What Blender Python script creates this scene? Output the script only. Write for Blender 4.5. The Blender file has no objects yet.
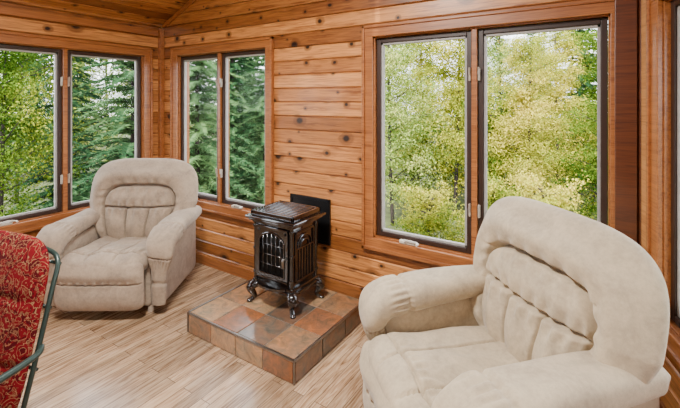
import bpy, bmesh, math, random
import numpy as np
from mathutils import Vector, Matrix, noise as mnoise
random.seed(7)
rng = np.random.default_rng(7)
D = bpy.data
COL = bpy.context.scene.collection

# ------------------------------------------------------------------ materials
class NT:
    def __init__(s, name):
        m = D.materials.new(name); m.use_nodes = True
        s.m = m; s.n = m.node_tree.nodes; s.l = m.node_tree.links
        s.n.clear()
        s.out = s.n.new('ShaderNodeOutputMaterial')
    def node(s, t, **kw):
        nd = s.n.new(t)
        for k, v in kw.items():
            if k.startswith('i_'):
                nd.inputs[k[2:].replace('_', ' ')].default_value = v
            else:
                setattr(nd, k, v)
        return nd
    def link(s, a, b): s.l.new(a, b)
    def math(s, op, a, b=None, c=None, clamp=False):
        nd = s.n.new('ShaderNodeMath'); nd.operation = op; nd.use_clamp = clamp
        for i, v in enumerate((a, b, c)):
            if v is None: continue
            if isinstance(v, (int, float)): nd.inputs[i].default_value = v
            else: s.link(v, nd.inputs[i])
        return nd.outputs[0]
    def comb(s, x, y, z):
        nd = s.n.new('ShaderNodeCombineXYZ')
        for i, v in enumerate((x, y, z)):
            if isinstance(v, (int, float)): nd.inputs[i].default_value = v
            else: s.link(v, nd.inputs[i])
        return nd.outputs[0]
    def ramp(s, fac, stops, interp='LINEAR'):
        nd = s.n.new('ShaderNodeValToRGB'); cr = nd.color_ramp; cr.interpolation = interp
        while len(cr.elements) < len(stops): cr.elements.new(0.5)
        for e, (p, c) in zip(cr.elements, stops):
            e.position = p
            e.color = (c, c, c, 1) if isinstance(c, (int, float)) else (*c, 1)
        s.link(fac, nd.inputs[0]); return nd.outputs[0]
    def mix(s, fac, a, b, mode='MIX'):
        nd = s.n.new('ShaderNodeMix'); nd.data_type = 'RGBA'; nd.blend_type = mode
        for i, v in ((0, fac), (6, a), (7, b)):
            if isinstance(v, (int, float)): nd.inputs[i].default_value = v
            elif isinstance(v, tuple): nd.inputs[i].default_value = (*v, 1)
            else: s.link(v, nd.inputs[i])
        return nd.outputs[2]
    def noise(s, vec, scale=5, detail=3, rough=0.5, dist=0.0):
        nd = s.n.new('ShaderNodeTexNoise')
        nd.inputs['Scale'].default_value = scale; nd.inputs['Detail'].default_value = detail
        nd.inputs['Roughness'].default_value = rough; nd.inputs['Distortion'].default_value = dist
        if vec is not None: s.link(vec, nd.inputs['Vector'])
        return nd.outputs['Fac']
    def bsdf(s, col, rough=0.5, metal=0.0, bump=None, bstr=0.3, bdist=0.01, spec=0.5, sheen=0.0, coat=0.0):
        b = s.n.new('ShaderNodeBsdfPrincipled')
        if isinstance(col, tuple): b.inputs['Base Color'].default_value = (*col, 1)
        else: s.link(col, b.inputs['Base Color'])
        if isinstance(rough, (int, float)): b.inputs['Roughness'].default_value = rough
        else: s.link(rough, b.inputs['Roughness'])
        b.inputs['Metallic'].default_value = metal
        b.inputs['Specular IOR Level'].default_value = spec
        b.inputs['Sheen Weight'].default_value = sheen
        b.inputs['Coat Weight'].default_value = coat
        b.inputs['Coat Roughness'].default_value = 0.12
        if bump is not None:
            bp = s.n.new('ShaderNodeBump'); bp.inputs['Strength'].default_value = bstr
            bp.inputs['Distance'].default_value = bdist
            s.link(bump, bp.inputs['Height']); s.link(bp.outputs[0], b.inputs['Normal'])
        s.link(b.outputs[0], s.out.inputs[0])
        return b

def sep(t, out):
    nd = t.node('ShaderNodeSeparateXYZ'); t.link(out, nd.inputs[0]); return nd.outputs

PH = 0.106
def mat_pine(name, ph, light, dark, knots=True, rowaxis=2, rough=0.38, vary=0.85):
    t = NT(name); co = t.node('ShaderNodeTexCoord')
    o = sep(t, co.outputs['Object'])
    x = o[0]; z = o[rowaxis]; y = o[1 if rowaxis == 2 else 2]
    row = t.math('FLOOR', t.math('DIVIDE', z, ph))
    wn = t.node('ShaderNodeTexWhiteNoise', noise_dimensions='1D'); t.link(row, wn.inputs['W'])
    r = wn.outputs['Value']
    xs = t.math('ADD', x, t.math('MULTIPLY', r, 13.0))
    vg = t.comb(t.math('MULTIPLY', xs, 1.6), t.math('MULTIPLY', z, 28.0), t.math('MULTIPLY', y, 28.0))
    g1 = t.noise(vg, 1.6, 4, 0.6, 1.4)
    vg2 = t.comb(t.math('MULTIPLY', xs, 5.0), t.math('MULTIPLY', z, 190.0), t.math('MULTIPLY', y, 190.0))
    g2 = t.noise(vg2, 1.5, 2, 0.5)
    g = t.math('ADD', t.math('MULTIPLY', g1, 0.64), t.math('MULTIPLY', g2, 0.36))
    base = t.ramp(g, [(0.37, dark), (0.49, tuple(0.4*a+0.6*b for a, b in zip(dark, light))), (0.6, light)])
    tone = t.math('ADD', 0.98-vary*0.5, t.math('MULTIPLY', r, vary))
    base = t.mix(1.0, base, t.comb(tone, t.math('POWER', tone, 1.25), t.math('POWER', tone, 1.5)), 'MULTIPLY')
    col = base
    if knots:
        v = t.node('ShaderNodeTexVoronoi', voronoi_dimensions='2D', feature='F1')
        v.inputs['Scale'].default_value = 6.4
        v.inputs['Randomness'].default_value = 1.0
        wob = t.noise(co.outputs['Object'], 14, 2)
        t.link(t.comb(t.math('ADD', t.math('MULTIPLY', xs, 0.8), t.math('MULTIPLY', wob, 0.02)), t.math('ADD', z, t.math('MULTIPLY', r, 37.0)), 0), v.inputs['Vector'])
        rc = sep(t, v.outputs['Color'])
        ok = t.math('LESS_THAN', rc[0], 0.80)
        rad = t.math('ADD', 0.022, t.math('MULTIPLY', t.math('MULTIPLY', rc[1], rc[1]), 0.085))
        q = t.math('DIVIDE', v.outputs['Distance'], rad)
        core = t.math('MULTIPLY', t.math('SUBTRACT', 2.0, q, clamp=True), ok)
        halo = t.math('MULTIPLY', t.math('MULTIPLY', t.math('SUBTRACT', 3.8, q, clamp=True), 0.55), ok)
        col = t.mix(halo, col, tuple(c*0.55 for c in dark))
        col = t.mix(core, col, (0.014, 0.005, 0.003))
    t.bsdf(col, rough, bump=g, bstr=0.1, bdist=0.004, coat=0.25)
    return t.m

M = {}
M['wall'] = mat_pine('pine_planks', PH, (0.55, 0.22, 0.060), (0.20, 0.060, 0.0150))
M['ceil'] = mat_pine('pine_ceiling', PH, (0.51, 0.20, 0.054), (0.18, 0.054, 0.0135))
M['trim'] = mat_pine('pine_trim', 3.0, (0.39, 0.136, 0.035), (0.18, 0.052, 0.0125), knots=False, vary=0.2)
M['trimdark'] = mat_pine('pine_trim_dark', 3.0, (0.125, 0.033, 0.010), (0.055, 0.014, 0.005), knots=False, vary=0.2)  # dark pine; on the right window casing this tone stands in for shade
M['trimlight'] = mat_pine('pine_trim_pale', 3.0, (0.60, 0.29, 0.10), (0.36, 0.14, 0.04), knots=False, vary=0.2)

def simple(name, col, rough=0.5, metal=0.0, var=0.12, scale=30, bstr=0.1, bdist=0.002, **kw):
    t = NT(name); co = t.node('ShaderNodeTexCoord')
    n = t.noise(co.outputs['Object'], scale, 4, 0.6)
    c = t.ramp(n, [(0.3, tuple(v*(1-var) for v in col)), (0.7, tuple(min(1, v*(1+var)) for v in col))])
    t.bsdf(c, rough, metal, bump=n, bstr=bstr, bdist=bdist, **kw); return t.m

M['sash'] = simple('bronze_sash', (0.028, 0.011, 0.006), 0.45)
M['bead'] = simple('grey_glazing_bead', (0.34, 0.32, 0.30), 0.4)
M['hardware'] = simple('almond_hardware', (0.60, 0.54, 0.45), 0.35)
M['lock'] = simple('tan_hardware', (0.40, 0.34, 0.28), 0.35)
M['iron'] = simple('enamelled_cast_iron', (0.0050, 0.0042, 0.0040), 0.11, 0.0, 0.3, 60, 0.2, 0.002, coat=0.7, spec=0.7)
M['ironblack'] = simple('black_steel', (0.006, 0.006, 0.0065), 0.4, spec=0.35)
M['steel'] = simple('dark_edge_metal', (0.24, 0.22, 0.20), 0.3, 1.0)
M['grout'] = simple('grout', (0.17, 0.14, 0.11), 0.9)
M['greenmetal'] = simple('dark_green_metal', (0.020, 0.036, 0.030), 0.35, 0.3)

def mat_stove_glass():
    t = NT('stove_glass'); co = t.node('ShaderNodeTexCoord')
    n = t.noise(co.outputs['Object'], 14, 3)
    c = t.ramp(n, [(0.35, (0.002, 0.002, 0.002)), (0.7, (0.008, 0.007, 0.006))])
    t.bsdf(c, 0.5, spec=0.2); return t.m
M['stoveglass'] = mat_stove_glass()

def mat_glass():
    t = NT('window_glass')
    tr = t.node('ShaderNodeBsdfTransparent'); gl = t.node('ShaderNodeBsdfGlossy'); gl.inputs['Roughness'].default_value = 0.02
    co = t.node('ShaderNodeTexCoord'); n = t.noise(co.outputs['Object'], 2, 2)
    f = t.math('MULTIPLY', n, 0.006)
    mx = t.node('ShaderNodeMixShader'); t.link(f, mx.inputs[0]); t.link(tr.outputs[0], mx.inputs[1]); t.link(gl.outputs[0], mx.inputs[2])
    t.link(mx.outputs[0], t.out.inputs[0]); return t.m
M['glass'] = mat_glass()

def mat_fabric(name, a, b):
    t = NT(name); co = t.node('ShaderNodeTexCoord')
    n1 = t.noise(co.outputs['Object'], 8, 5, 0.64, 0.8)
    n2 = t.noise(co.outputs['Object'], 420, 2, 0.6)
    n3 = t.noise(co.outputs['Object'], 60, 4, 0.65)
    f = t.math('ADD', t.math('MULTIPLY', n1, 0.55), t.math('ADD', t.math('MULTIPLY', n2, 0.15), t.math('MULTIPLY', n3, 0.3)))
    c = t.ramp(f, [(0.36, b), (0.60, a)])
    h = t.math('ADD', t.math('MULTIPLY', n3, 0.5), t.math('MULTIPLY', n2, 0.25))
    t.bsdf(c, 0.85, bump=h, bstr=0.3, bdist=0.005, sheen=0.2, spec=0.25); return t.m
M['fabric1'] = mat_fabric('taupe_microsuede', (0.40, 0.305, 0.215), (0.235, 0.178, 0.130))
M['fabric2'] = mat_fabric('cream_microsuede', (0.53, 0.425, 0.285), (0.345, 0.275, 0.190))

def mat_floor():
    t = NT('oak_laminate'); co = t.node('ShaderNodeTexCoord'); o = sep(t, co.outputs['Object'])
    v = t.comb(o[1], o[0], 0)
    b = t.node('ShaderNodeTexBrick'); b.offset = 0.37
    b.inputs['Scale'].default_value = 1.0; b.inputs['Brick Width'].default_value = 0.8; b.inputs['Row Height'].default_value = 0.07
    b.inputs['Mortar Size'].default_value = 0.0018; b.inputs['Mortar Smooth'].default_value = 0.1
    b.inputs['Color1'].default_value = (0, 0, 0, 1); b.inputs['Color2'].default_value = (1, 1, 1, 1); b.inputs['Mortar'].default_value = (0.5, 0.5, 0.5, 1)
    t.link(v, b.inputs['Vector'])
    r = sep(t, b.outputs['Color'])[0]
    vg = t.comb(t.math('ADD', t.math('MULTIPLY', o[0], 30), t.math('MULTIPLY', r, 19)), t.math('ADD', t.math('MULTIPLY', o[1], 2.6), t.math('MULTIPLY', r, 41)), 0)
    g = t.noise(vg, 1.5, 5, 0.64, 1.3)
    vg2 = t.comb(t.math('ADD', t.math('MULTIPLY', o[0], 170), r), t.math('MULTIPLY', o[1], 7), r)
    g2 = t.noise(vg2, 1.5, 2)
    ff = t.math('ADD', t.math('MULTIPLY', g, 0.8), t.math('MULTIPLY', g2, 0.2))
    c = t.ramp(ff, [(0.36, (0.145, 0.075, 0.036)), (0.45, (0.29, 0.172, 0.094)), (0.54, (0.40, 0.262, 0.156)), (0.66, (0.49, 0.345, 0.222))])
    tone = t.math('ADD', 0.72, t.math('MULTIPLY', r, 0.50))
    c = t.mix(1.0, c, t.comb(tone, tone, tone), 'MULTIPLY')
    c = t.mix(t.math('MULTIPLY', b.outputs['Fac'], 0.85), c, (0.06, 0.03, 0.016))
    t.bsdf(c, 0.21, bump=g, bstr=0.04, bdist=0.002); return t.m
M['floor'] = mat_floor()

def mat_tile():
    t = NT('slate_look_tile'); at = t.node('ShaderNodeAttribute', attribute_name='tile_rand')
    co = t.node('ShaderNodeTexCoord'); r = at.outputs['Fac']
    base = t.ramp(r, [(0.0, (0.25, 0.095, 0.038)), (0.22, (0.072, 0.062, 0.052)), (0.42, (0.28, 0.155, 0.08)), (0.6, (0.13, 0.095, 0.07)), (0.8, (0.38, 0.245, 0.13))], 'CONSTANT')
    off = t.node('ShaderNodeVectorMath', operation='ADD'); t.link(co.outputs['Object'], off.inputs[0]); t.link(t.comb(r, t.math('MULTIPLY', r, 3), 0), off.inputs[1])
    n = t.noise(off.outputs[0], 12, 8, 0.75, 1.5)
    n2 = t.noise(off.outputs[0], 6.0, 4, 0.6, 0.8)
    k = t.ramp(n, [(0.3, (0.28, 0.30, 0.32)), (0.44, (0.72, 0.77, 0.8)), (0.55, (1.15, 1.0, 0.9)), (0.7, (1.8, 1.55, 1.3))])
    c = t.mix(1.0, base, k, 'MULTIPLY')
    tint = t.ramp(n2, [(0.42, (0.12, 0.12, 0.095)), (0.6, (0.36, 0.14, 0.05))])
    c = t.mix(0.26, c, tint)
    t.bsdf(c, 0.16, bump=n, bstr=0.35, bdist=0.003, coat=0.3); return t.m
M['tile'] = mat_tile()

def mat_red():
    t = NT('red_patterned_fabric'); co = t.node('ShaderNodeTexCoord')
    n = t.noise(co.outputs['Object'], 18, 2, 0.5, 2.2)
    n2 = t.noise(co.outputs['Object'], 70, 2, 0.5, 1.0)
    v = t.node('ShaderNodeTexVoronoi', feature='F1'); v.inputs['Scale'].default_value = 17; t.link(co.outputs['Object'], v.inputs['Vector'])
    s_ = t.math('ADD', v.outputs['Distance'], t.math('MULTIPLY', n, 0.6))
    w = t.math('ABSOLUTE', t.math('SINE', t.math('MULTIPLY', s_, 15.0)))
    line = t.math('LESS_THAN', w, 0.22)
    speck = t.math('MULTIPLY', t.math('GREATER_THAN', n2, 0.6), t.math('GREATER_THAN', w, 0.45))
    dk = t.math('LESS_THAN', n, 0.46)
    c = t.mix(dk, (0.125, 0.0022, 0.0055), (0.055, 0.001, 0.003))
    c = t.mix(speck, c, (0.15, 0.06, 0.028))
    c = t.mix(line, c, (0.215, 0.115, 0.055))
    t.bsdf(c, 0.85, bump=n, bstr=0.1, bdist=0.004, spec=0.12); return t.m
M['red'] = mat_red()

def mat_leaf(name, cols, transl=0.4):
    t = NT(name); g = t.node('ShaderNodeNewGeometry'); oi = t.node('ShaderNodeObjectInfo')
    n = t.noise(g.outputs['Position'], 1.1, 2); n2 = t.noise(g.outputs['Position'], 16.0, 2)
    f = t.math('ADD', t.math('MULTIPLY', n, 0.45), t.math('ADD', t.math('MULTIPLY', n2, 0.4), t.math('MULTIPLY', oi.outputs['Random'], 0.2)))
    c = t.ramp(f, [(0.36+0.34*i/(len(cols)-1), q) for i, q in enumerate(cols)])
    d = t.node('ShaderNodeBsdfDiffuse'); tl = t.node('ShaderNodeBsdfTranslucent'); t.link(c, d.inputs[0]); t.link(c, tl.inputs[0])
    mx = t.node('ShaderNodeMixShader'); mx.inputs[0].default_value = transl
    t.link(d.outputs[0], mx.inputs[1]); t.link(tl.outputs[0], mx.inputs[2]); t.link(mx.outputs[0], t.out.inputs[0]); return t.m
M['leafY'] = mat_leaf('autumn_leaves', [(0.022, 0.065, 0.006), (0.11, 0.18, 0.018), (0.36, 0.36, 0.04), (0.62, 0.50, 0.09)], 0.26)
M['leafG'] = mat_leaf('green_leaves', [(0.014, 0.05, 0.009), (0.07, 0.16, 0.028), (0.25, 0.34, 0.07), (0.46, 0.46, 0.14)], 0.26)
M['needle'] = mat_leaf('spruce_needles', [(0.012, 0.042, 0.020), (0.05, 0.13, 0.055), (0.18, 0.31, 0.12)], 0.15)
M['bark'] = simple('grey_bark', (0.030, 0.022, 0.018), 0.9, scale=12, var=0.6)
M['ground'] = simple('leaf_litter', (0.06, 0.075, 0.02), 0.95, scale=3, var=0.5)

# ------------------------------------------------------------------ mesh helpers
class MB:
    def __init__(s): s.v = []; s.f = []; s.mi = []; s.att = []
    def add(s, v, f, mi=0, att=0.0, mtx=None):
        o = len(s.v)
        for p in v:
            p = Vector(p)
            if mtx is not None: p = mtx @ p
            s.v.append(tuple(p))
        for q in f:
            s.f.append(tuple(i+o for i in q)); s.mi.append(mi); s.att.append(att)
    def box(s, c, d, bevel=0.0, mtx=None, mi=0, att=0.0, seg=2):
        bm = bmesh.new(); bmesh.ops.create_cube(bm, size=1)
        for v in bm.verts: v.co = Vector((v.co.x*d[0], v.co.y*d[1], v.co.z*d[2]))
        if bevel > 0: bmesh.ops.bevel(bm, geom=bm.edges[:], offset=min(bevel, min(d)*0.49), segments=seg, affect='EDGES', profile=0.5)
        for v in bm.verts: v.co += Vector(c)
        bm.verts.index_update()
        s.add([v.co.copy() for v in bm.verts], [[v.index for v in f.verts] for f in bm.faces], mi, att, mtx); bm.free()
    def lohi(s, lo, hi, **k):
        s.box([(a+b)/2 for a, b in zip(lo, hi)], [abs(b-a) for a, b in zip(lo, hi)], **k)
    def sweep(s, pts, w, h=None, up=(0, 0, 1), n=16, ex=2.0, sub=6, disp=None, mtx=None, mi=0, cap=True, smoothpath=True):
        P = [Vector(p) for p in pts]; N = len(P)
        W = w if isinstance(w, (list, tuple)) else [w]*N
        H = W if h is None else (h if isinstance(h, (list, tuple)) else [h]*N)
        Q = []
        if smoothpath and N > 2:
            for i in range(N-1):
                p0 = P[max(i-1, 0)]; p1 = P[i]; p2 = P[i+1]; p3 = P[min(i+2, N-1)]
                for k in range(sub):
                    t = k/sub
                    q = 0.5*((2*p1)+(-p0+p2)*t+(2*p0-5*p1+4*p2-p3)*t*t+(-p0+3*p1-3*p2+p3)*t**3)
                    Q.append((q, W[i]*(1-t)+W[i+1]*t, H[i]*(1-t)+H[i+1]*t))
            Q.append((P[-1], W[-1], H[-1]))
        else: Q = list(zip(P, W, H))
        up = Vector(up); verts = []; faces = []; L = len(Q)
        prev = None
        for i, (q, ww, hh) in enumerate(Q):
            a = Q[max(i-1, 0)][0]; b = Q[min(i+1, L-1)][0]; t = (b-a).normalized()
            if prev is None:
                sd = t.cross(up)
                if sd.length < 1e-3: sd = t.cross(Vector((1, 0, 0)))
            else:
                sd = prev-t*prev.dot(t)
            sd.normalize(); prev = sd; u2 = sd.cross(t).normalized()
            for k in range(n):
                an = 2*math.pi*k/n; c, sn = math.cos(an), math.sin(an)
                r = (abs(c)**ex+abs(sn)**ex)**(-1/ex)
                dx = disp(i/(L-1), an) if disp else 0
                verts.append(q+sd*(c*r*(ww+dx))+u2*(sn*r*(hh+dx)))
        for i in range(L-1):
            for k in range(n):
                k2 = (k+1) % n
                faces.append((i*n+k, i*n+k2, (i+1)*n+k2, (i+1)*n+k))
        if cap:
            faces.append(tuple(range(n))[::-1]); faces.append(tuple((L-1)*n+k for k in range(n)))
        s.add(verts, faces, mi, 0.0, mtx)
    def cyl(s, a, b, r, n=24, mi=0, mtx=None, r2=None):
        s.sweep([a, b], [r, r if r2 is None else r2], n=n, mi=mi, mtx=mtx, smoothpath=False)
    def pillow(s, a, b, tf, tb, n=4, p=4, disp=None, nr=26, na=96, warp=None, mtx=None, mi=0, pw=0.5):
        verts = []; faces = []
        def ring(sv, side):
            out = []
            for k in range(na):
                an = 2*math.pi*k/na; c, sn = math.cos(an), math.sin(an)
                r = (abs(c)**n+abs(sn)**n)**(-1/n)
                X = c*r*sv; Z = sn*r*sv
                pr = max(0.0, 1-sv**p)**pw
                t = -tf*pr if side == 0 else tb*pr
                if side == 0 and disp: t -= disp(X, Z)*max(0, 1-sv**10)
                out.append(Vector((a*X, t, b*Z)))
            return out
        t0 = -tf-(disp(0, 0) if disp else 0)
        verts.append(Vector((0, t0, 0)))
        svs = [(0.5*(i/nr)+0.5*math.sin(math.pi/2*i/nr)) for i in range(1, nr)]+[0.9985, 1.0]
        rings = [ring(sv, 0) for sv in svs]+[ring(sv, 1) for sv in svs[-2::-3]]
        for rg in rings: verts += rg
        verts.append(Vector((0, tb, 0)))
        for k in range(na): faces.append((0, 1+k, 1+(k+1) % na))
        for i in range(len(rings)-1):
            for k in range(na):
                k2 = (k+1) % na; o = 1+i*na
                faces.append((o+k, o+na+k, o+na+k2, o+k2))
        o = 1+(len(rings)-1)*na; e = len(verts)-1
        for k in range(na): faces.append((e, o+(k+1) % na, o+k))
        if warp: verts = [warp(v) for v in verts]
        s.add(verts, faces, mi, 0.0, mtx)
    def obj(s, name, mats, parent=None, loc=(0, 0, 0), rot=(0, 0, 0), smooth=False, att=None, angle=None):
        me = D.meshes.new(name); me.from_pydata(s.v, [], s.f)
        for m in (mats if isinstance(mats, (list, tuple)) else [mats]): me.materials.append(m)
        me.polygons.foreach_set('material_index', s.mi)
        if att:
            at = me.attributes.new(att, 'FLOAT', 'FACE'); at.data.foreach_set('value', s.att)
        bm = bmesh.new(); bm.from_mesh(me); bmesh.ops.recalc_face_normals(bm, faces=bm.faces[:]); bm.to_mesh(me); bm.free()
        if smooth:
            me.polygons.foreach_set('use_smooth', [True]*len(me.polygons))
            if angle:
                try: me.set_sharp_from_angle(angle=math.radians(angle))
                except Exception: pass
        me.update()
        o = D.objects.new(name, me); COL.objects.link(o)
        o.location = loc; o.rotation_euler = rot
        if parent: o.parent = parent
        return o

def empty(name, loc, rotz, label, category, group=None, scale=1):
    e = D.objects.new(name, None); COL.objects.link(e); e.empty_display_size = 0.1
    e.location = loc; e.rotation_euler = (0, 0, rotz); e.scale = (scale,)*3
    e['label'] = label; e['category'] = category
    if group: e['group'] = group
    return e

# ------------------------------------------------------------------ room shell
XL, YB, YS = -3.68, 2.39, -2.5
XC = 0.161
AR = math.radians(-74.3)
LR = (YB-YS)/math.sin(-AR)
XE = XC+LR*math.cos(AR)
RX, RZ = -1.25, 2.25+0.43*(-1.25+3.68)
SLR = 0.40
def gable(x): return 2.25+0.43*(x-XL) if x < RX else RZ-SLR*(x-RX)

def build_wall(name, p0, ang, L, zf, openings):
    mb = MB()
    def interval(z):
        N = 400; xs = [L*i/N for i in range(N+1)]; ins = [x for x in xs if zf(x) >= z-1e-6]
        if not ins: return None
        a, b = ins[0], ins[-1]
        def refine(x_in, x_out):
            for _ in range(30):
                m = (x_in+x_out)/2
                if zf(m) >= z: x_in = m
                else: x_out = m
            return x_in
        if a > 0: a = refine(a, a-L/N)
        if b < L: b = refine(b, b+L/N)
        return a, b
    zmax = max(zf(L*i/400) for i in range(401))
    def rows(breaks, y0, y1, ch):
        zs = set(breaks)
        for o in openings: zs.add(o[2]); zs.add(o[3])
        zs.add(zmax); zs.add(min(zf(0), zf(L)))
        zs = sorted(z for z in zs if 0 <= z <= zmax+1e-6)
        for za, zb in zip(zs[:-1], zs[1:]):
            if zb-za < 1e-4: continue
            ia, ib = interval(za), interval(zb-1e-5)
            if not ia: continue
            if not ib: ib = ((ia[0]+ia[1])/2,)*2
            segs = [(ia[0], ia[1], ib[0], ib[1])]
            for (x0, x1, z0, z1) in openings:
                if za >= z0-1e-6 and zb <= z1+1e-6:
                    ns = []
                    for (a, b, c, d) in segs:
                        if x0 > a and x1 < b: ns += [(a, x0, c, x0), (x1, b, x1, d)]
                        else: ns.append((a, b, c, d))
                    segs = ns
            ca = ch if any(abs(za-k) < 1e-6 for k in breaks) else 0
            cb = ch if any(abs(zb-k) < 1e-6 for k in breaks) else 0
            gp = 0.0024 if ch else 0
            for (a, b, c, d) in segs:
                A = za+(gp if ca else 0); B = zb-(gp if cb else 0)
                if B-A < ca+cb+0.001: ca2 = cb2 = 0
                else: ca2, cb2 = ca, cb
                prof = [(A, y0+ca2), (A+ca2, y0), (B-cb2, y0), (B, y0+cb2), (B, y1), (A, y1)]
                v = []
                for side in (0, 1):
                    for (z, y) in prof:
                        f = (z-za)/(zb-za); x = (a*(1-f)+c*f) if side == 0 else (b*(1-f)+d*f)
                        v.append((x, y, z))
                fs = [tuple(range(6)), tuple(range(11, 5, -1))]
                for k in range(6):
                    fs.append((k, (k+1) % 6, (k+1) % 6+6, k+6))
                mb.add(v, fs)
    rows([i*PH for i in range(40)], 0.0, 0.014, 0.0055)
    rows([0.0], 0.014, 0.12, 0.0)
    o = mb.obj(name, M['wall'], loc=(p0[0], p0[1], 0), rot=(0, 0, ang)); o['kind'] = 'structure'
    return o

def box_obj(name, lo, hi, mat, bevel=0.0, kind='structure', loc=(0, 0, 0), rot=(0, 0, 0)):
    mb = MB(); mb.lohi(lo, hi, bevel=bevel); o = mb.obj(name, mat, loc=loc, rot=rot)
    if kind: o['kind'] = kind
    return o

WZ0, WZ1 = 0.57, 1.93
wins = {
 'north': [(-3.42-XL, -2.25-XL, WZ0, WZ1), (-1.283-XL, 0.05-XL, WZ0, WZ1)],
 'west': [(0.855-YS, 2.20-YS, WZ0, WZ1), (-1.1-YS, 0.25-YS, WZ0, WZ1)],
 'east': [(0.235, 1.60, WZ0, WZ1), (2.3, 3.7, WZ0, WZ1)],
}
LN = XC-XL
build_wall('wall_north', (XL, YB), 0, LN, lambda x: gable(x+XL), wins['north'])
build_wall('wall_west', (XL, YS), math.radians(90), YB-YS, lambda x: 2.25, wins['west'])
build_wall('wall_east', (XC, YB), AR, LR, lambda x: gable(XC+x*math.cos(AR)), wins['east'])
build_wall('wall_south', (XE, YS), math.pi, XE-XL, lambda x: gable(XE-x), [])

mb = MB(); mb.add([(XL-0.12, YS-0.12, 0), (XE+0.12, YS-0.12, 0), (XC+0.12, YB+0.12, 0), (XL-0.12, YB+0.12, 0),
                   (XL-0.12, YS-0.12, -0.2), (XE+0.12, YS-0.12, -0.2), (XC+0.12, YB+0.12, -0.2), (XL-0.12, YB+0.12, -0.2)],
                  [(0, 1, 2, 3), (4, 5, 6, 7), (0, 1, 5, 4), (1, 2, 6, 5), (2, 3, 7, 6), (3, 0, 4, 7)])
o = mb.obj('floor', M['floor']); o['kind'] = 'structure'

def slope(name, pa, pb):
    a = Vector((pa[0], 0, pa[1])); b = Vector((pb[0], 0, pb[1])); Ls = (b-a).length; d = (b-a).normalized()
    X = Vector((0, 1, 0)); Z = d; Y = Z.cross(X)
    if Y.z < 0: X = -X; Y = Z.cross(X)
    mb = MB(); n = int(Ls/PH)+1; Lx = YB-YS+0.5
    for i in range(n):
        z0 = i*PH; z1 = min((i+1)*PH, Ls)
        if z1-z0 < 0.012: continue
        pr = [(z0+0.001, 0.0045), (z0+0.0045, 0), (z1-0.0045, 0), (z1-0.001, 0.0045), (z1, 0.1), (z0, 0.1)]
        v = [(sx*Lx/2, y, z) for sx in (-1, 1) for (z, y) in pr]
        fs = [tuple(range(6)), tuple(range(11, 5, -1))]+[(k, (k+1) % 6, (k+1) % 6+6, k+6) for k in range(6)]
        mb.add(v, fs)
    o = mb.obj(name, M['ceil']); o['kind'] = 'structure'
    o.matrix_world = Matrix(((X.x, Y.x, Z.x, a.x), (X.y, Y.y, Z.y, (YB+YS)/2), (X.z, Y.z, Z.z, a.z), (0, 0, 0, 1)))
    return o
slope('ceiling', (XL-0.3, gable(XL)-0.43*0.3), (RX, RZ))
slope('ceiling', (XE+0.3, gable(XE)-SLR*0.3), (RX, RZ))

def strip(name, p0, ang, lo, hi, mat=None, bevel=0.004):
    return box_obj(name, lo, hi, mat or M['trim'], bevel, loc=(p0[0], p0[1], 0), rot=(0, 0, ang))
PN, PW, PE = (XL, YB), (XL, YS), (XC, YB)
HX0, HX1 = -2.235, -1.345
strip('baseboard_north', PN, 0, (0.016, -0.016, 0.0), (HX0-XL-0.002, -0.001, 0.085))
strip('baseboard_north', PN, 0, (HX1-XL+0.002, -0.016, 0.0), (LN-0.02, -0.001, 0.085))
strip('baseboard_west', PW, math.radians(90), (0.02, -0.016, 0.0), (YB-YS-0.018, -0.001, 0.085))
strip('baseboard_east', PE, AR, (0.02, -0.016, 0.0), (LR-0.02, -0.001, 0.085))
strip('trim_1', PN, 0, (0.001, -0.045, 0.086), (0.045, -0.001, 2.2), M['trim'])
strip('casing_shade_board', PN, 0, (LN-0.100, -0.046, 0.086), (LN-0.012, -0.001, 2.75), M['trimdark'])  # dark board added over the right casing in place of its shade
strip('trim_3', PW, math.radians(90), (0.05, -0.02, 2.13), (YB-YS-0.05, -0.001, 2.19), M['trim'])
strip('trim_5', PE, AR, (0.004, -0.016, 0.086), (0.05, -0.001, 2.6), M['trimdark'])
strip('trim_6', PE, AR, (0.052, -0.014, 0.086), (0.162, -0.001, 2.6), M['trimlight'])
strip('trim_7', PN, 0, (LN-0.02, 0.02, -0.1), (LN+0.16, 0.16, 2.6), M['trim'])
mb = MB(); a = Vector((XL+0.05, YB-0.012, gable(XL+0.05)-0.045)); b = Vector((RX, YB-0.012, RZ-0.045))
mb.sweep([a, b], 0.011, 0.032, up=(0, 1, 0), n=4, ex=2, smoothpath=False)
o = mb.obj('trim_4', M['trim']); o['kind'] = 'structure'

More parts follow.
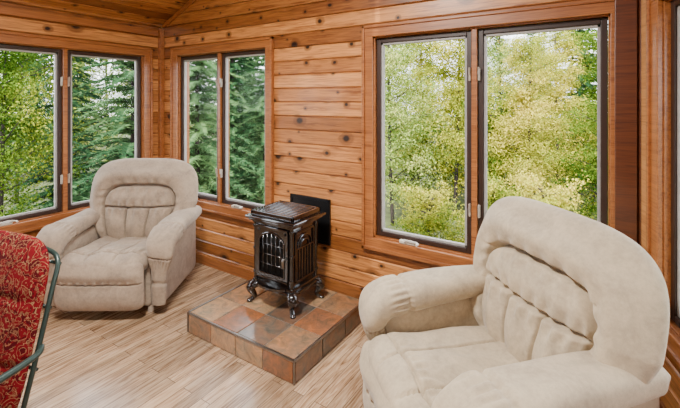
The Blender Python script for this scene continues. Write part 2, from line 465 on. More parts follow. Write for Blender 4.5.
# ------------------------------------------------------------------ windows
def window(idx, p0, ang, op, full=True):
    x0, x1, z0, z1 = op; cw = 0.07
    mb = MB()
    for lo, hi in (((x0-cw, -0.024, z0-cw), (x0+0.006, -0.001, z1+cw)), ((x1-0.006, -0.024, z0-cw), (x1+cw, -0.001, z1+cw)),
                   ((x0-cw, -0.027, z1-0.006), (x1+cw, -0.001, z1+cw)), ((x0-cw, -0.027, z0-cw), (x1+cw, -0.001, z0+0.006))):
        mb.lohi(lo, hi, bevel=0.004)
    for lo, hi in (((x0-cw-0.004, -0.036, z0-cw-0.004), (x0-cw+0.018, -0.001, z1+cw+0.004)), ((x1+cw-0.018, -0.036, z0-cw-0.004), (x1+cw+0.004, -0.001, z1+cw+0.004)),
                   ((x0-cw-0.004, -0.036, z1+cw-0.018), (x1+cw+0.004, -0.001, z1+cw+0.004)), ((x0-cw-0.004, -0.036, z0-cw-0.004), (x1+cw+0.004, -0.001, z0-cw+0.018))):
        mb.lohi(lo, hi, bevel=0.004)
    for lo, hi in (((x0+0.001, -0.001, z0), (x0+0.014, 0.118, z1)), ((x1-0.014, -0.001, z0), (x1-0.001, 0.118, z1)),
                   ((x0, -0.001, z1-0.014), (x1, 0.118, z1-0.001)), ((x0, -0.001, z0+0.001), (x1, 0.118, z0+0.014))):
        mb.lohi(lo, hi, bevel=0.001)
    xm = (x0+x1)/2
    mb.lohi((xm-0.016, 0.0, z0), (xm+0.016, 0.11, z1), bevel=0.003)
    root = mb.obj('window_%d' % idx, M['trim'], loc=(p0[0], p0[1], 0), rot=(0, 0, ang)); root['kind'] = 'structure'
    for (a, b, hs) in ((x0+0.016, xm-0.018, 1), (xm+0.018, x1-0.016, -1)):
        s = MB(); w = 0.030; c0, c1 = z0+0.016, z1-0.016
        for lo, hi in (((a, 0.02, c0), (a+w, 0.065, c1)), ((b-w, 0.02, c0), (b, 0.065, c1)), ((a+w, 0.02, c1-w), (b-w, 0.065, c1)), ((a+w, 0.02, c0), (b-w, 0.065, c0+w))):
            s.lohi(lo, hi, bevel=0.003)
        s.obj('sash', M['sash'], parent=root)
        s = MB(); a2, b2, c2, d2 = a+w, b-w, c0+w, c1-w; w2 = 0.015
        for lo, hi in (((a2, 0.03, c2), (a2+w2, 0.055, d2)), ((b2-w2, 0.03, c2), (b2, 0.055, d2)), ((a2, 0.03, d2-w2), (b2, 0.055, d2)), ((a2, 0.03, c2), (b2, 0.055, c2+w2))):
            s.lohi(lo, hi, bevel=0.002)
        s.obj('glazing_bead', M['bead'], parent=root)
        s = MB(); s.lohi((a2+w2*0.5, 0.041, c2+w2*0.5), (b2-w2*0.5, 0.045, d2-w2*0.5)); s.obj('glass_pane', M['glass'], parent=root)
        if full:
            s = MB(); xc = a+0.10+(b-a)*0.22
            s.box((xc, -0.006, z0+0.018), (0.12, 0.03, 0.022), bevel=0.007)
            s.cyl((xc-0.015, -0.006, z0+0.02), (xc-0.015, -0.03, z0+0.035), 0.009, 12)
            s.sweep([(xc-0.015, -0.03, z0+0.035), (xc+0.03, -0.034, z0+0.04), (xc+0.075, -0.03, z0+0.028)], 0.005, n=8)
            s.cyl((xc+0.075, -0.03, z0+0.028), (xc+0.075, -0.055, z0+0.028), 0.007, 10)
            s.obj('crank_handle', M['hardware'], parent=root, smooth=True, angle=40)
            for zz in (z0+0.28, z1-0.28):
                s = MB(); xl = xm+(-0.026 if hs == 1 else 0.026)
                s.box((xl, 0.008, zz), (0.013, 0.020, 0.075), bevel=0.005)
                s.box((xl, -0.006, zz+0.02), (0.008, 0.014, 0.045), bevel=0.004)
                s.obj('sash_lock', M['lock'], parent=root)
    return root
window(1, PN, 0, wins['north'][0]); window(2, PN, 0, wins['north'][1])
window(3, PW, math.radians(90), wins['west'][0]); window(4, PW, math.radians(90), wins['west'][1], False)
window(5, PE, AR, wins['east'][0]); window(6, PE, AR, wins['east'][1], False)

# ------------------------------------------------------------------ hearth
def hearth():
    root = empty('hearth_platform', (HX0, 1.63, 0), 0, 'low raised hearth with rust and brown slate-look tiles', 'hearth')
    W, Dp, H = HX1-HX0, YB-1.63-0.003, 0.13
    mb = MB(); mb.lohi((0.005, 0.005, 0.001), (W-0.005, Dp-0.001, H-0.004)); mb.obj('platform_base', M['grout'], parent=root)
    mb = MB(); g = 0.003; nx = 4; ny = 3; tw = (W-0.02)/nx; td = (Dp-0.012)/ny
    top = [[0.9, 0.5, 0.1], [0.1, 0.9, 0.7], [0.7, 0.3, 0.9], [0.5, 0.1, 0.5]]
    for i in range(nx):
        for j in range(ny):
            x0 = 0.01+i*tw; y0 = 0.01+j*td
            mb.lohi((x0+g, y0+g, H-0.012), (x0+tw-g, y0+td-g, H), bevel=0.003, att=top[i][j])
    for i in range(nx):
        x0 = 0.01+i*tw; mb.lohi((x0+g, 0.0, 0.004), (x0+tw-g, 0.012, H-0.012), bevel=0.003, att=[0.5, 0.9, 0.9, 0.1][i])
    for j in range(ny):
        y0 = 0.01+j*td
        for xx, aa in ((0.0, (0.5, 0.9, 0.3)), (W-0.012, (0.7, 0.3, 0.7))):
            mb.lohi((xx, y0+g, 0.004), (xx+0.012, y0+td-g, H-0.012), bevel=0.003, att=aa[j])
    mb.obj('tiles', M['tile'], parent=root, att='tile_rand')
    mb = MB(); e = 0.012
    mb.lohi((-0.002, -0.002, H-e), (W+0.002, 0.009, H+0.002), bevel=0.002)
    mb.lohi((-0.002, 0.009, H-e), (0.009, Dp, H+0.002), bevel=0.002)
    mb.lohi((W-0.009, 0.009, H-e), (W+0.002, Dp, H+0.002), bevel=0.002)
    mb.lohi((W-0.006, -0.002, 0.002), (W+0.002, 0.006, H-e), bevel=0.001)
    mb.lohi((-0.002, -0.002, 0.002), (0.006, 0.006, H-e), bevel=0.001)
    mb.obj('edge_trim', M['steel'], parent=root)
hearth()

# ------------------------------------------------------------------ stove
def stove():
    root = empty('stove', (-1.81, 2.105, 0.1305), 0, 'small glossy black cast-iron stove with cabriole legs', 'stove')
    root.scale = (1.06, 1.0, 1.0)
    I = M['iron']
    mb = MB()
    mb.lohi((-0.15, -0.13, 0.15), (0.15, 0.13, 0.545), bevel=0.008)
    mb.lohi((-0.165, -0.145, 0.135), (0.165, 0.145, 0.16), bevel=0.008)
    mb.lohi((-0.178, -0.158, 0.118), (0.178, 0.158, 0.137), bevel=0.008)
    for sx in (-1, 1):
        for sy in (-1, 1):
            mb.cyl((sx*0.148, sy*0.128, 0.16), (sx*0.148, sy*0.128, 0.545), 0.013, 12)
            for zz in (0.2, 0.36, 0.51): mb.cyl((sx*0.148, sy*0.128, zz), (sx*0.148, sy*0.128, zz+0.014), 0.018, 12)
    mb.obj('body', I, parent=root, smooth=True, angle=35)
    mb = MB()
    mb.lohi((-0.165, -0.147, 0.54), (0.165, 0.147, 0.558), bevel=0.007)
    mb.lohi((-0.185, -0.165, 0.556), (0.185, 0.165, 0.574), bevel=0.008)
    mb.lohi((-0.202, -0.180, 0.572), (0.202, 0.180, 0.592), bevel=0.008)
    mb.obj('top_plate', I, parent=root, smooth=True, angle=35)
    mb = MB()
    mb.lohi((-0.175, -0.15, 0.592), (0.175, -0.132, 0.625), bevel=0.004); mb.lohi((-0.175, 0.132, 0.592), (0.175, 0.15, 0.625), bevel=0.004)
    mb.lohi((-0.175, -0.15, 0.592), (-0.157, 0.15, 0.625), bevel=0.004); mb.lohi((0.157, -0.15, 0.592), (0.175, 0.15, 0.625), bevel=0.004)
    for i in range(9):
        y = -0.112+i*0.028; mb.lohi((-0.16, y-0.007, 0.598), (0.16, y+0.007, 0.624), bevel=0.003)
    mb.obj('top_grille', I, parent=root)
    mb = MB(); r, zc, zb = 0.104, 0.42, 0.222
    inner = [(-r, zb), (-r, (zb+zc)/2)]+[(-r*math.cos(math.pi*k/14), zc+0.076*math.sin(math.pi*k/14)) for k in range(15)]+[(r, (zb+zc)/2), (r, zb)]
    outer = []
    for (x, z) in inner:
        dx, dz = x, z-0.36; k = min(0.13/abs(dx) if abs(dx) > 1e-6 else 9e9, (0.17/abs(dz)) if abs(dz) > 1e-6 else 9e9)
        outer.append((dx*k, 0.36+dz*k if dz*k < 0.17 else 0.53))
    N = len(inner); v = []
    for y in (-0.146, -0.132):
        v += [(x, y, z) for x, z in inner]+[(x, y, z) for x, z in outer]
    fs = []
    for k in range(N):
        k2 = (k+1) % N
        fs += [(k, k2, N+k2, N+k), (2*N+k, 3*N+k, 3*N+k2, 2*N+k2), (k, 2*N+k, 2*N+k2, k2), (N+k, N+k2, 3*N+k2, 3*N+k)]
    mb.add(v, fs)
    pts = [(x, -0.147, z) for x, z in inner]+[(inner[0][0], -0.147, inner[0][1])]
    mb.sweep(pts, 0.006, up=(0, 1, 0), n=10, sub=1, smoothpath=False)
    mb.lohi((-0.13, -0.151, 0.518), (0.13, -0.135, 0.534), bevel=0.004)
    mb.lohi((-0.13, -0.151, 0.187), (0.13, -0.135, 0.20), bevel=0.004)
    for sx in (-1, 1):
        mb.cyl((sx*0.108, -0.153, 0.502), (sx*0.108, -0.14, 0.502), 0.010, 12); mb.cyl((sx*0.108, -0.156, 0.502), (sx*0.108, -0.14, 0.502), 0.005, 10)
    for i in range(7): mb.cyl((-0.09+i*0.03, -0.150, 0.211), (-0.09+i*0.03, -0.138, 0.211), 0.006, 10)
    mb.obj('door', I, parent=root, smooth=True, angle=30)
    mb = MB(); pts = [(x, -0.1325, z) for x, z in inner]
    mb.add(pts, [tuple(range(len(pts)))]); mb.obj('door_glass', M['stoveglass'], parent=root)
    mb = MB()
    for x in (-0.07, -0.035, 0.0, 0.035, 0.07):
        zt = 0.42+0.074*math.sqrt(max(0, 1-(x/0.106)**2)); mb.cyl((x, -0.144, 0.222), (x, -0.144, zt), 0.0042, 8)
    for z in (0.285, 0.35, 0.415): mb.cyl((-0.104, -0.144, z), (0.104, -0.144, z), 0.0042, 8)
    mb.obj('door_bars', I, parent=root, smooth=True)
    mb = MB(); mb.cyl((0.118, -0.145, 0.35), (0.118, -0.175, 0.35), 0.006, 10); mb.sweep([(0.118, -0.172, 0.36), (0.118, -0.178, 0.34), (0.118, -0.176, 0.30)], [0.007, 0.009, 0.006], n=10)
    mb.obj('door_handle', M['steel'], parent=root, smooth=True)
    mb = MB(); n = 14; v = []
    for z in (0.142, 0.158):
        v.append((-0.12, -0.14, z)); v += [(-0.12*math.cos(math.pi*k/n), -0.14-0.06*math.sin(math.pi*k/n), z) for k in range(1, n)]; v.append((0.12, -0.14, z))
    m_ = n+1
    mb.add(v, [tuple(range(m_)), tuple(range(2*m_-1, m_-1, -1))]+[(k, (k+1) % m_, (k+1) % m_+m_, k+m_) for k in range(m_)])
    mb.obj('ash_lip', I, parent=root)
    for sx in (-1, 1):
        mb = MB(); X = sx*0.153
        for lo, hi in (((X-0.006, -0.105, 0.185), (X+0.006, 0.105, 0.2)), ((X-0.006, -0.105, 0.5), (X+0.006, 0.105, 0.515)),
                       ((X-0.006, -0.105, 0.185), (X+0.006, -0.09, 0.515)), ((X-0.006, 0.09, 0.185), (X+0.006, 0.105, 0.515))):
            mb.lohi(lo, hi, bevel=0.003)
        for y in (-0.06, -0.03, 0, 0.03, 0.06): mb.lohi((X-0.004, y-0.005, 0.2), (X+0.004, y+0.005, 0.40), bevel=0.002)
        mb.lohi((X-0.004, -0.09, 0.395), (X+0.004, 0.09, 0.405), bevel=0.002)
        for r in (0.075, 0.045):
            pts = [(X, -r*math.cos(a), 0.405+r*math.sin(a)) for a in [math.pi*k/10 for k in range(11)]]
            mb.sweep(pts, 0.006, up=(1, 0, 0), n=8, sub=3)
        mb.obj('side_panel', I, parent=root)
    for sx in (-1, 1):
        for sy in (-1, 1):
            mb = MB(); x, y = sx*0.15, sy*0.128
            o = lambda d, z: (x+sx*d, y+sy*d*0.9, z)
            mb.sweep([o(-0.02, 0.13), o(0.014, 0.112), o(0.026, 0.088), o(0.010, 0.055), o(0.006, 0.032), o(0.022, 0.014), o(0.036, 0.008)],
                     [0.030, 0.038, 0.033, 0.021, 0.017, 0.018, 0.011], [0.024, 0.031, 0.027, 0.018, 0.015, 0.012, 0.007], n=14, sub=4)
            mb.cyl(o(0.03, 0.0005), o(0.03, 0.012), 0.018, 14)
            mb.obj('leg', I, parent=root, smooth=True)
    mb = MB(); mb.cyl((0.0, 0.12, 0.44), (0.0, 0.255, 0.44), 0.045, 24); mb.cyl((0.0, 0.2, 0.44), (0.0, 0.215, 0.44), 0.05, 24)
    mb.obj('flue_pipe', M['ironblack'], parent=root, smooth=True, angle=40)
stove()
mb = MB(); mb.lohi((-2.0, -0.012, 0.45), (-1.63, -0.001, 0.78), bevel=0.003)
for lo, hi in (((-2.0, -0.018, 0.45), (-1.98, -0.01, 0.78)), ((-1.65, -0.018, 0.45), (-1.63, -0.01, 0.78)), ((-2.0, -0.018, 0.76), (-1.63, -0.01, 0.78)), ((-2.0, -0.018, 0.45), (-1.63, -0.01, 0.47))): mb.lohi(lo, hi, bevel=0.002)
o = mb.obj('wall_vent_plate', M['ironblack'], loc=(0, YB, 0)); o['label'] = 'black metal wall plate behind the stove where the flue exits'; o['category'] = 'vent plate'

# ------------------------------------------------------------------ recliner
def ga(x, c, w): return math.exp(-((x-c)/w)**2)
def nz(x, y, s=0.0): return mnoise.noise(Vector((x, y, s)))
def recliner(loc, rz, fab, label, sc=1.0, seed=0.0, back_y=0.19, back_w=0.455, arm_x=0.390, plump=1.0, arm_f=0.0):
    root = empty('recliner_chair', loc, rz, label, 'armchair', scale=sc)
    ext = back_y-0.19
    def bd(X, Z):
        wdt = 0.66+0.05*Z
        s2 = ((abs(X)/wdt)**4.6+(abs(Z+0.60)/0.98)**4.6)**(1/4.6)
        d = -0.064*ga(s2, 1, 0.028)
        d += 0.040*ga(s2, 1.24, 0.16)
        if s2 > 1.0:
            u = X*30 if Z > 0.28 else Z*30
            d += 0.009*math.cos(u+1.5*nz(X*3, Z*3, seed))*ga(s2, 1.06, 0.07)
            d += 0.012*nz(X*2.5, Z*2.5, seed)
        else:
            k = min(1, max(0, (1.0-s2)/0.07))
            zz = -0.12+0.08*X*X
            d += k*(-0.048*ga(Z, zz, 0.022)+0.030*ga(Z, 0.12, 0.15)*(1-(X/0.78)**2))
            if Z > zz:
                d += k*0.010*math.cos(X*40+2*nz(X*3, Z*3, seed))*ga(Z, zz+0.07, 0.08)
                d += k*0.007*math.cos(X*36)*ga(s2, 0.9, 0.08)
                d += k*0.010*nz(X*3, Z*4, seed+4)
            if Z < zz:
                d += k*(0.016-0.042*(ga(X, 0.21, 0.014)+ga(X, -0.21, 0.014))+0.011*math.cos(X*2*math.pi/0.42))
                d += k*(0.010*math.cos(X*46+nz(X*3, Z*2, seed))*ga(Z, zz-0.08, 0.10)+0.010*nz(X*5, Z*3, seed+2))
        return d
    def bw(v):
        t = (v.z/0.37+1)/2
        k = 0.80+0.20*min(1, max(0, (t-0.10)/0.40))
        y = v.y*(0.85+0.15*t) - 0.03*ga(t, 0.22, 0.2)
        return Vector((v.x*k, y, v.z))
    mb = MB(); mb.pillow(back_w, 0.368, 0.10, 0.10, n=3.7, p=4.2, disp=bd, nr=120, na=320, warp=bw,
                         mtx=Matrix.Translation((0, back_y, 0.672)) @ Matrix.Rotation(math.radians(-11), 4, 'X'))
    mb.obj('backrest', fab, parent=root, smooth=True)
    def sd(X, Z):
        f = 0.36+0.05*Z
        d = -0.034*(ga(X, f, 0.013)+ga(X, -f, 0.013))+0.008*math.cos(X*2*math.pi/0.72)
        d += -0.028*ga(Z, -0.72, 0.016)
        d += 0.006*math.cos(X*50+math.sin(Z*7))*ga(Z, -0.64, 0.06)
        d += 0.020*nz(X*2.0, Z*2.0, seed)+0.006*nz(X*5, Z*5, seed+1)
        d += -0.014*ga(math.hypot(X, Z+0.05), 0, 0.5)
        return d
    R_up = Matrix.Rotation(math.radians(-90), 4, 'X')
    mb = MB(); mb.pillow(0.31, 0.375+ext/2, 0.082, 0.09, n=6.5, p=5, disp=sd, nr=80, na=240,
                         mtx=Matrix.Translation((0, -0.12+ext/2, 0.365)) @ Matrix.Rotation(math.radians(-4), 4, 'X') @ R_up)
    mb.obj('seat', fab, parent=root, smooth=True)
    def fd(X, Z): return -0.036*ga(Z, 0.15, 0.020)+0.014*ga(Z, 0.5, 0.22)+0.010*ga(Z, -0.40, 0.3)+0.005*math.cos(X*34)*ga(Z, 0.22, 0.06)+0.010*nz(X*2, Z*2, seed+7)
    mb = MB(); mb.pillow(0.31, 0.175, 0.05, 0.06, n=8, p=6, disp=fd, nr=50, na=200, mtx=Matrix.Translation((0, -0.445, 0.25)) @ Matrix.Rotation(math.radians(4), 4, 'X'))
    mb.obj('footrest', fab, parent=root, smooth=True)
    mb = MB(); mb.lohi((-0.31, -0.34, 0.045), (0.31, 0.30+ext, 0.36), bevel=0.03)
    mb.lohi((-0.30, 0.27+ext, 0.05), (0.30, 0.34+ext, 0.72), bevel=0.03)
    for sx in (-1, 1):
        for yy in (-0.30, 0.25): mb.cyl((sx*0.29, yy, 0.0), (sx*0.29, yy, 0.05), 0.02, 12)
    mb.obj('base', fab, parent=root)
    for sx in (-1, 1):
        mb = MB()
        mb.pillow(0.36+ext/2, 0.235, 0.045, 0.045, n=12, p=10, nr=22, na=112,
                  mtx=Matrix.Translation((sx*(arm_x-0.025), -0.025+ext/2, 0.29)) @ Matrix.Rotation(math.radians(90*sx), 4, 'Z'))
        mb.obj('side_panel', fab, parent=root, smooth=True)
        mb = MB()
        def ad(t, an):
            e = -0.015*ga(t, 0.68, 0.006)
            if t > 0.60: e += 0.007*math.cos(an*22)*ga(t, 0.72, 0.045)
            e += -0.012*ga(t, 0.40, 0.006)
            e += 0.006*math.cos(an*18)*ga(t, 0.43, 0.03)
            e += -0.011*ga(t, 0.86, 0.008)
            e += 0.010*nz(t*6, math.cos(an)*1.2+sx*3, seed+5)
            return e
        X = sx*arm_x; F = arm_f; hp = plump
        mb.sweep([(X, 0.27+ext, 0.575), (X, 0.25+ext, 0.578), (X, 0.12, 0.580), (X, -0.05-F*0.3, 0.576), (X*1.01, -0.18-F*0.6, 0.569), (X*1.02, -0.30-F, 0.554), (X*1.02, -0.366-F, 0.517), (X*1.02, -0.382-F, 0.455), (X*1.0, -0.378-F*0.6, 0.39), (X*0.98, -0.37, 0.30), (X*0.97, -0.37, 0.17), (X*0.97, -0.37, 0.085)],
                 [0.05, 0.082, 0.092, 0.100, 0.106, 0.109, 0.107, 0.095, 0.070, 0.055, 0.050, 0.046], [0.03, 0.040*hp, 0.048*hp, 0.053*hp, 0.056*hp, 0.057*hp, 0.050*hp, 0.042*hp, 0.034, 0.028, 0.024, 0.022], up=(0, 0, 1), n=100, ex=3.0, sub=14, disp=ad)
        mb.obj('armrest', fab, parent=root, smooth=True)
    return root
recliner((-3.075, 1.745, 0), math.radians(33), M['fabric1'], 'taupe microsuede recliner with padded arms between two corner windows', sc=0.975, seed=1.3, plump=1.1)
recliner((-0.360, 1.73, 0), math.radians(-43), M['fabric2'], 'cream microsuede recliner with worn cushions under the wide window', seed=5.7, back_y=0.25, back_w=0.478, arm_x=0.374, plump=1.25, arm_f=0.025)

# ------------------------------------------------------------------ patio style chair
def garden_chair():
    root = empty('cushioned_metal_chair', (-1.858, 0.247, 0), math.radians(13), 'green metal frame chair with red patterned high-back cushion', 'chair')
    G = M['greenmetal']
    lean = math.radians(13.5)
    def bp(x, h, off=0.0):
        return (x, 0.22+math.sin(lean)*h+off*math.cos(lean), 0.42+math.cos(lean)*h-off*math.sin(lean))
    mb = MB(); f = 0.018
    pts = [bp(-0.28, -0.05, f), bp(-0.292, 0.2, f), bp(-0.296, 0.42, f), bp(-0.280, 0.51, f+0.01), bp(-0.2, 0.54, f+0.02), bp(0, 0.545, f+0.02), bp(0.2, 0.54, f+0.02), bp(0.280, 0.51, f+0.01), bp(0.296, 0.42, f), bp(0.292, 0.2, f), bp(0.28, -0.05, f)]
    mb.sweep(pts, 0.0085, n=12, sub=6)
    for h in (0.15, 0.35, 0.5): mb.cyl(bp(-0.28, h, 0.04), bp(0.28, h, 0.04), 0.006, 10)
    mb.obj('back_frame', G, parent=root, smooth=True)
    mb = MB(); tr = 0.010
    for z_, y_ in ((0.36, -0.28), (0.36, 0.24)): mb.cyl((-0.27, y_, z_), (0.27, y_, z_), tr, 12)
    for sx in (-1, 1): mb.cyl((sx*0.27, -0.28, 0.36), (sx*0.27, 0.24, 0.36), tr, 12)
    for i in range(5): mb.cyl((-0.2+i*0.1, -0.28, 0.36), (-0.2+i*0.1, 0.24, 0.36), 0.006, 8)
    mb.obj('seat_frame', G, parent=root, smooth=True)
    for sx in (-1, 1):
        mb = MB(); x = sx*0.325
        mb.sweep([(x-sx*0.03, 0.30, 0.64), (x, 0.25, 0.632), (x, 0.05, 0.62), (x, -0.15, 0.625), (x, -0.27, 0.61), (x, -0.30, 0.55), (x, -0.285, 0.45), (x-sx*0.045, -0.28, 0.37)], [0.009, 0.011, 0.012, 0.013, 0.011, 0.010, 0.009, 0.009], n=12)
        mb.obj('armrest', G, parent=root, smooth=True)
        for y0, y1 in ((-0.28, -0.31), (0.24, 0.34)):
            mb = MB(); mb.sweep([(sx*0.27, y0, 0.37), (sx*0.275, (y0+y1)/2, 0.2), (sx*0.285, y1, 0.006)], [0.010, 0.009, 0.010], n=12)
            mb.cyl((sx*0.285, y1, 0.0), (sx*0.285, y1, 0.02), 0.014, 12)
            mb.obj('leg', G, parent=root, smooth=True)
    def cd(X, Z): return -0.010*(ga(Z, 0.33, 0.03)+ga(Z, -0.33, 0.03))
    mb = MB(); mb.pillow(0.296, 0.315, 0.042, 0.026, n=5, p=4.0, disp=cd, nr=36, na=120, mtx=Matrix.Translation(bp(0, 0.275, -0.005)) @ Matrix.Rotation(-lean, 4, 'X'))
    mb.obj('back_cushion', M['red'], parent=root, smooth=True)
    mb = MB(); mb.pillow(0.30, 0.26, 0.05, 0.035, n=7, p=6, nr=20, na=96, mtx=Matrix.Translation((0, -0.05, 0.425)) @ Matrix.Rotation(math.radians(-90), 4, 'X'))
    mb.obj('seat_cushion', M['red'], parent=root, smooth=True)
garden_chair()

# ------------------------------------------------------------------ outdoors
def quads(P, size, stretch=1.5, droop=0.0):
    n = len(P)
    d = rng.normal(size=(n, 3)); d[:, 2] -= droop; d /= np.linalg.norm(d, axis=1)[:, None]
    e = rng.normal(size=(n, 3)); e -= (e*d).sum(1)[:, None]*d; e /= np.linalg.norm(e, axis=1)[:, None]
    s = size*(0.6+0.8*rng.random(n))[:, None]
    return np.stack([P-d*s*stretch*0.5, P+e*s*0.5, P+d*s*stretch*0.5, P-e*s*0.5], 1).reshape(-1, 3)
def npmesh(name, V, k, mat):
    me = D.meshes.new(name); n = len(V)//k
    me.vertices.add(len(V)); me.vertices.foreach_set('co', V.astype(np.float32).ravel())
    me.loops.add(n*k); me.loops.foreach_set('vertex_index', np.arange(n*k, dtype=np.int32))
    me.polygons.add(n); me.polygons.foreach_set('loop_start', np.arange(0, n*k, k, dtype=np.int32))
    me.polygons.foreach_set('loop_total', np.full(n, k, dtype=np.int32))
    me.materials.append(mat); me.update(calc_edges=True); return me
def broadleaf(H, spread, nleaf, mat, nb=34, size=0.085, low=0.15, thick=1.0, cl=0.13):
    mb = MB(); wob = [random.uniform(-0.15, 0.15) for _ in range(8)]
    tp = lambda t: Vector((wob[0]*math.sin(3*t)+wob[1]*t, wob[2]*math.sin(2.5*t)+wob[3]*t, H*t))
    mb.sweep([tp(k/6) for k in range(7)], [thick*(0.05*H/6*(1-0.85*k/6))+0.006 for k in range(7)], n=8, sub=3)
    pts = []
    for i in range(nb):
        t = low+(0.97-low)*(i+random.random())/nb; a = random.random()*6.283; L = spread*(1-0.55*t)*(0.6+0.6*random.random())
        p0 = tp(t); dr = Vector((math.cos(a), math.sin(a), 0.35+0.4*random.random()))
        p1 = p0+dr*L*0.5; p2 = p0+dr*L+Vector((0, 0, -0.12*L))
        mb.sweep([p0, p1, p2], [0.016, 0.010, 0.004], n=5, sub=2)
        m = nleaf//nb
        nc = 10; ct = rng.random(nc)**0.6
        cc = np.array(p0)[None]*(1-ct[:, None])+np.array(p2)[None]*ct[:, None]+rng.normal(size=(nc, 3))*(0.16*L)
        idx = rng.integers(0, nc, m)
        pts.append(cc[idx]+rng.normal(size=(m, 3))*np.array([1, 1, 0.6])*cl*L**0.5)
    return mb, npmesh('foliage', quads(np.concatenate(pts), size), 4, mat)
def spruce(H, R, mat, dens=120):
    mb = MB(); mb.sweep([(0, 0, 0), (0.03, 0, H*0.5), (0, 0, H)], [0.009*H+0.015, 0.006*H, 0.006], n=8, sub=4)
    A = []; z = 0.25
    while z < H*0.985:
        L0 = R*(1-z/H)**0.6+0.08; nb = 9
        for k in range(nb):
            a = k/nb*6.283+random.random()*0.8; L = L0*(0.6+0.6*random.random()); zo = random.uniform(-0.09, 0.09)
            dr = np.array([math.cos(a), math.sin(a), 0.0]); sd = np.array([-math.sin(a), math.cos(a), 0.0])
            m = max(14, int(dens*L)); t = np.sort(rng.random(m)); sgn = rng.choice([-1, 1], m)
            P = dr[None]*(L*t)[:, None]; P[:, 2] += z+zo+0.16*L*t-0.34*L*t*t
            ln = (0.06+0.17*L*(1-t)*rng.random(m))
            tip = P+dr[None]*(ln*0.75)[:, None]+sd[None]*(sgn*ln)[:, None]; tip[:, 2] += ln*rng.normal(0, 0.35, m)-ln*0.15
            w = 0.013
            A.append(np.stack([P-dr*w, P+dr*w, tip], 1).reshape(-1, 3))
            up = np.array([0, 0, w]); A.append(np.stack([P-up, P+up, tip], 1).reshape(-1, 3))
            mb.sweep([(0, 0, z+zo), tuple(dr*L*0.5+np.array([0, 0, z+zo-0.005*L])), tuple(dr*L+np.array([0, 0, z+zo-0.18*L]))], [0.009, 0.006, 0.003], n=4, sub=1, cap=False)
        z += 0.17+0.04*random.random()
    return mb, npmesh('needles', np.concatenate(A), 3, mat)
KINDS = {}
def mk(kind, builder, trunkname):
    mb, fol = builder; t = mb.obj(trunkname, M['bark'], smooth=True); f = D.objects.new(fol.name, fol); COL.objects.link(f); f.parent = t
    KINDS[kind] = [t, f, False]
mk('yellow', broadleaf(6.5, 1.5, 30000, M['leafY'], nb=50, size=0.036, cl=0.16), 'broadleaf_tree')
mk('green', broadleaf(8.0, 1.6, 30000, M['leafG'], nb=52, size=0.038, low=0.08, thick=0.8, cl=0.16), 'broadleaf_tree')
mk('sparse', broadleaf(10, 1.5, 16000, M['leafY'], nb=44, size=0.040, low=0.22, thick=0.85, cl=0.15), 'broadleaf_tree')
mk('bush', broadleaf(2.1, 1.05, 13000, M['leafY'], nb=32, size=0.033, low=0.05), 'leafy_shrub')
mk('spruce', spruce(9, 1.4, M['needle']), 'spruce_tree')
mk('young', spruce(4.8, 1.15, M['needle']), 'spruce_tree')
LAB = {'yellow': ('slender tree with yellow-green autumn leaves outside the windows', 'tree', 'autumn trees outside'),
       'green': ('tall leafy green tree outside the windows', 'tree', 'green trees outside'),
       'sparse': ('tall thin-leaved tree with bare lower trunk outside', 'tree', 'sparse trees outside'),
       'bush': ('low shrub with yellowing leaves outside the windows', 'shrub', 'shrubs outside'),
       'spruce': ('dark green spruce with drooping branches outside', 'tree', 'spruces outside'),
       'young': ('young dense green spruce outside the windows', 'tree', 'young spruces outside')}
GZ = -0.95
PLACED = []
def place(kind, ang, r, s=1.0):
    x, y = r*math.cos(math.radians(ang)), r*math.sin(math.radians(ang))
    PLACED.append((x, y))
    t, f, used = KINDS[kind]
    if not used: KINDS[kind][2] = True; a, b = t, f
    else:
        a = t.copy(); b = f.copy(); COL.objects.link(a); COL.objects.link(b); b.parent = a
    a.location = (x, y, GZ); a.rotation_euler = (0, 0, random.random()*6.283); a.scale = (s, s, s*random.uniform(0.92, 1.08))
    l = LAB[kind]; a['label'] = l[0]; a['category'] = l[1]; a['group'] = l[2]
for p in [('young', 150.5, 7.2, 1.0), ('yellow', 163.5, 7.7, .68), ('young', 157.5, 9.1, .85), ('bush', 163, 5.7, .42), ('bush', 154, 5.6, .42), ('spruce', 145.5, 11.0, .9), ('green', 162, 12.2, .8), ('green', 153, 13.2, .8),
      ('young', 142.5, 7.2, 1.0), ('young', 133.5, 7.6, .8), ('spruce', 138, 11.0, .85), ('bush', 136.5, 5.5, .38),
      ('green', 115.5, 7.9, .64), ('yellow', 107, 8.7, .72), ('bush', 111, 5.9, .55), ('bush', 103, 6.3, .6), ('bush', 95.5, 5.8, .6), ('green', 101, 11.8, .82), ('yellow', 112, 12.6, .88),
      ('yellow', 97.5, 8.4, .58), ('spruce', 92, 12.8, .85), ('yellow', 94.5, 10.6, .62), ('yellow', 88.5, 7.8, .55), ('bush', 84, 6.2, .6), ('yellow', 77, 8, .7), ('bush', 102, 9.0, 1.0), ('bush', 91, 9.7, 1.0), ('bush', 106.5, 11.2, 1.2), ('bush', 97, 12.9, 1.2), ('bush', 112, 9.6, .9)]: place(*p)
rr = random.Random(11); tries = 0
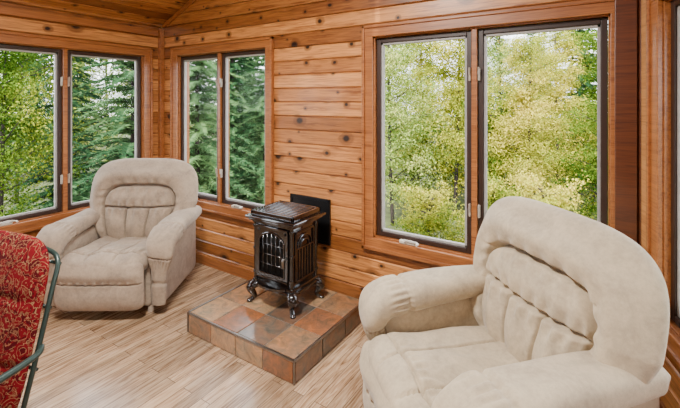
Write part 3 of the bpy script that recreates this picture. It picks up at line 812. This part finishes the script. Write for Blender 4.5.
while len(PLACED) < 78 and tries < 14000:
    tries += 1
    r = rr.uniform(10.5, 29); an = rr.uniform(72, 172); x, y = r*math.cos(math.radians(an)), r*math.sin(math.radians(an))
    if min(math.hypot(x-a, y-b) for a, b in PLACED) < 3.1: continue
    if an > 125: k = rr.choice(['spruce', 'spruce', 'green', 'green', 'yellow'])
    elif an > 101: k = rr.choice(['green', 'yellow', 'sparse', 'green', 'yellow'])
    else: k = rr.choice(['sparse', 'green', 'spruce', 'yellow'])
    place(k, an, r, rr.uniform(0.6, 0.85) if an < 104 else rr.uniform(0.72, 0.92))
mb = MB(); mb.add([(-60, -60, GZ), (60, -60, GZ), (60, 60, GZ), (-60, 60, GZ)], [(0, 1, 2, 3)])
o = mb.obj('ground', M['ground']); o['kind'] = 'structure'

# ------------------------------------------------------------------ light
w = D.worlds.new('overcast'); bpy.context.scene.world = w; w.use_nodes = True
nt = w.node_tree; bg = nt.nodes['Background']
tc = nt.nodes.new('ShaderNodeTexCoord'); no = nt.nodes.new('ShaderNodeTexNoise'); no.inputs['Scale'].default_value = 1.5
rp = nt.nodes.new('ShaderNodeValToRGB'); rp.color_ramp.elements[0].color = (0.80, 0.88, 1.0, 1); rp.color_ramp.elements[1].color = (1, 1, 1, 1)
nt.links.new(tc.outputs['Generated'], no.inputs['Vector']); nt.links.new(no.outputs['Fac'], rp.inputs[0]); nt.links.new(rp.outputs[0], bg.inputs[0])
bg.inputs[1].default_value = 8.0
def light(name, typ, loc, rot, energy, size=None, col=(1, 1, 1), sy=None):
    l = D.lights.new(name, typ); l.energy = energy; l.color = col
    if typ == 'AREA':
        l.size = size
        if sy: l.shape = 'RECTANGLE'; l.size_y = sy
    if typ == 'SUN': l.angle = math.radians(1.5)
    o = D.objects.new(name, l); COL.objects.link(o); o.location = loc; o.rotation_euler = rot; return o
s = light('sun', 'SUN', (0, -5, 10), (0, 0, 0), 16.0, col=(1, 0.95, 0.84)); s.rotation_euler = Vector((0, 0.85, -1)).to_track_quat('-Z', 'Y').to_euler()
a = light('ceiling_fill', 'AREA', (-1.3, 0.6, 2.75), (0, 0, 0), 150, 0.35, (1, 0.97, 0.92), 0.35)  # added fill under the ridge
a = light('rear_fill', 'AREA', (-1.0, -1.6, 2.1), (0, 0, 0), 14, 1.2, (1, 0.98, 0.95), 1.0)  # added soft fill from behind the camera, like bounced flash
a.rotation_euler = (Vector((-1.6, 2.3, 0.8))-Vector((-1.0, -1.6, 2.1))).to_track_quat('-Z', 'Y').to_euler()

# ------------------------------------------------------------------ camera
c = D.cameras.new('camera'); c.sensor_width = 36; c.lens = 400/680*36; c.shift_y = -104/680; c.clip_start = 0.02; c.clip_end = 200
co = D.objects.new('camera', c); COL.objects.link(co); co.location = (0, 0, 1.5); co.rotation_euler = (math.radians(90), 0, math.radians(33))
bpy.context.scene.camera = co
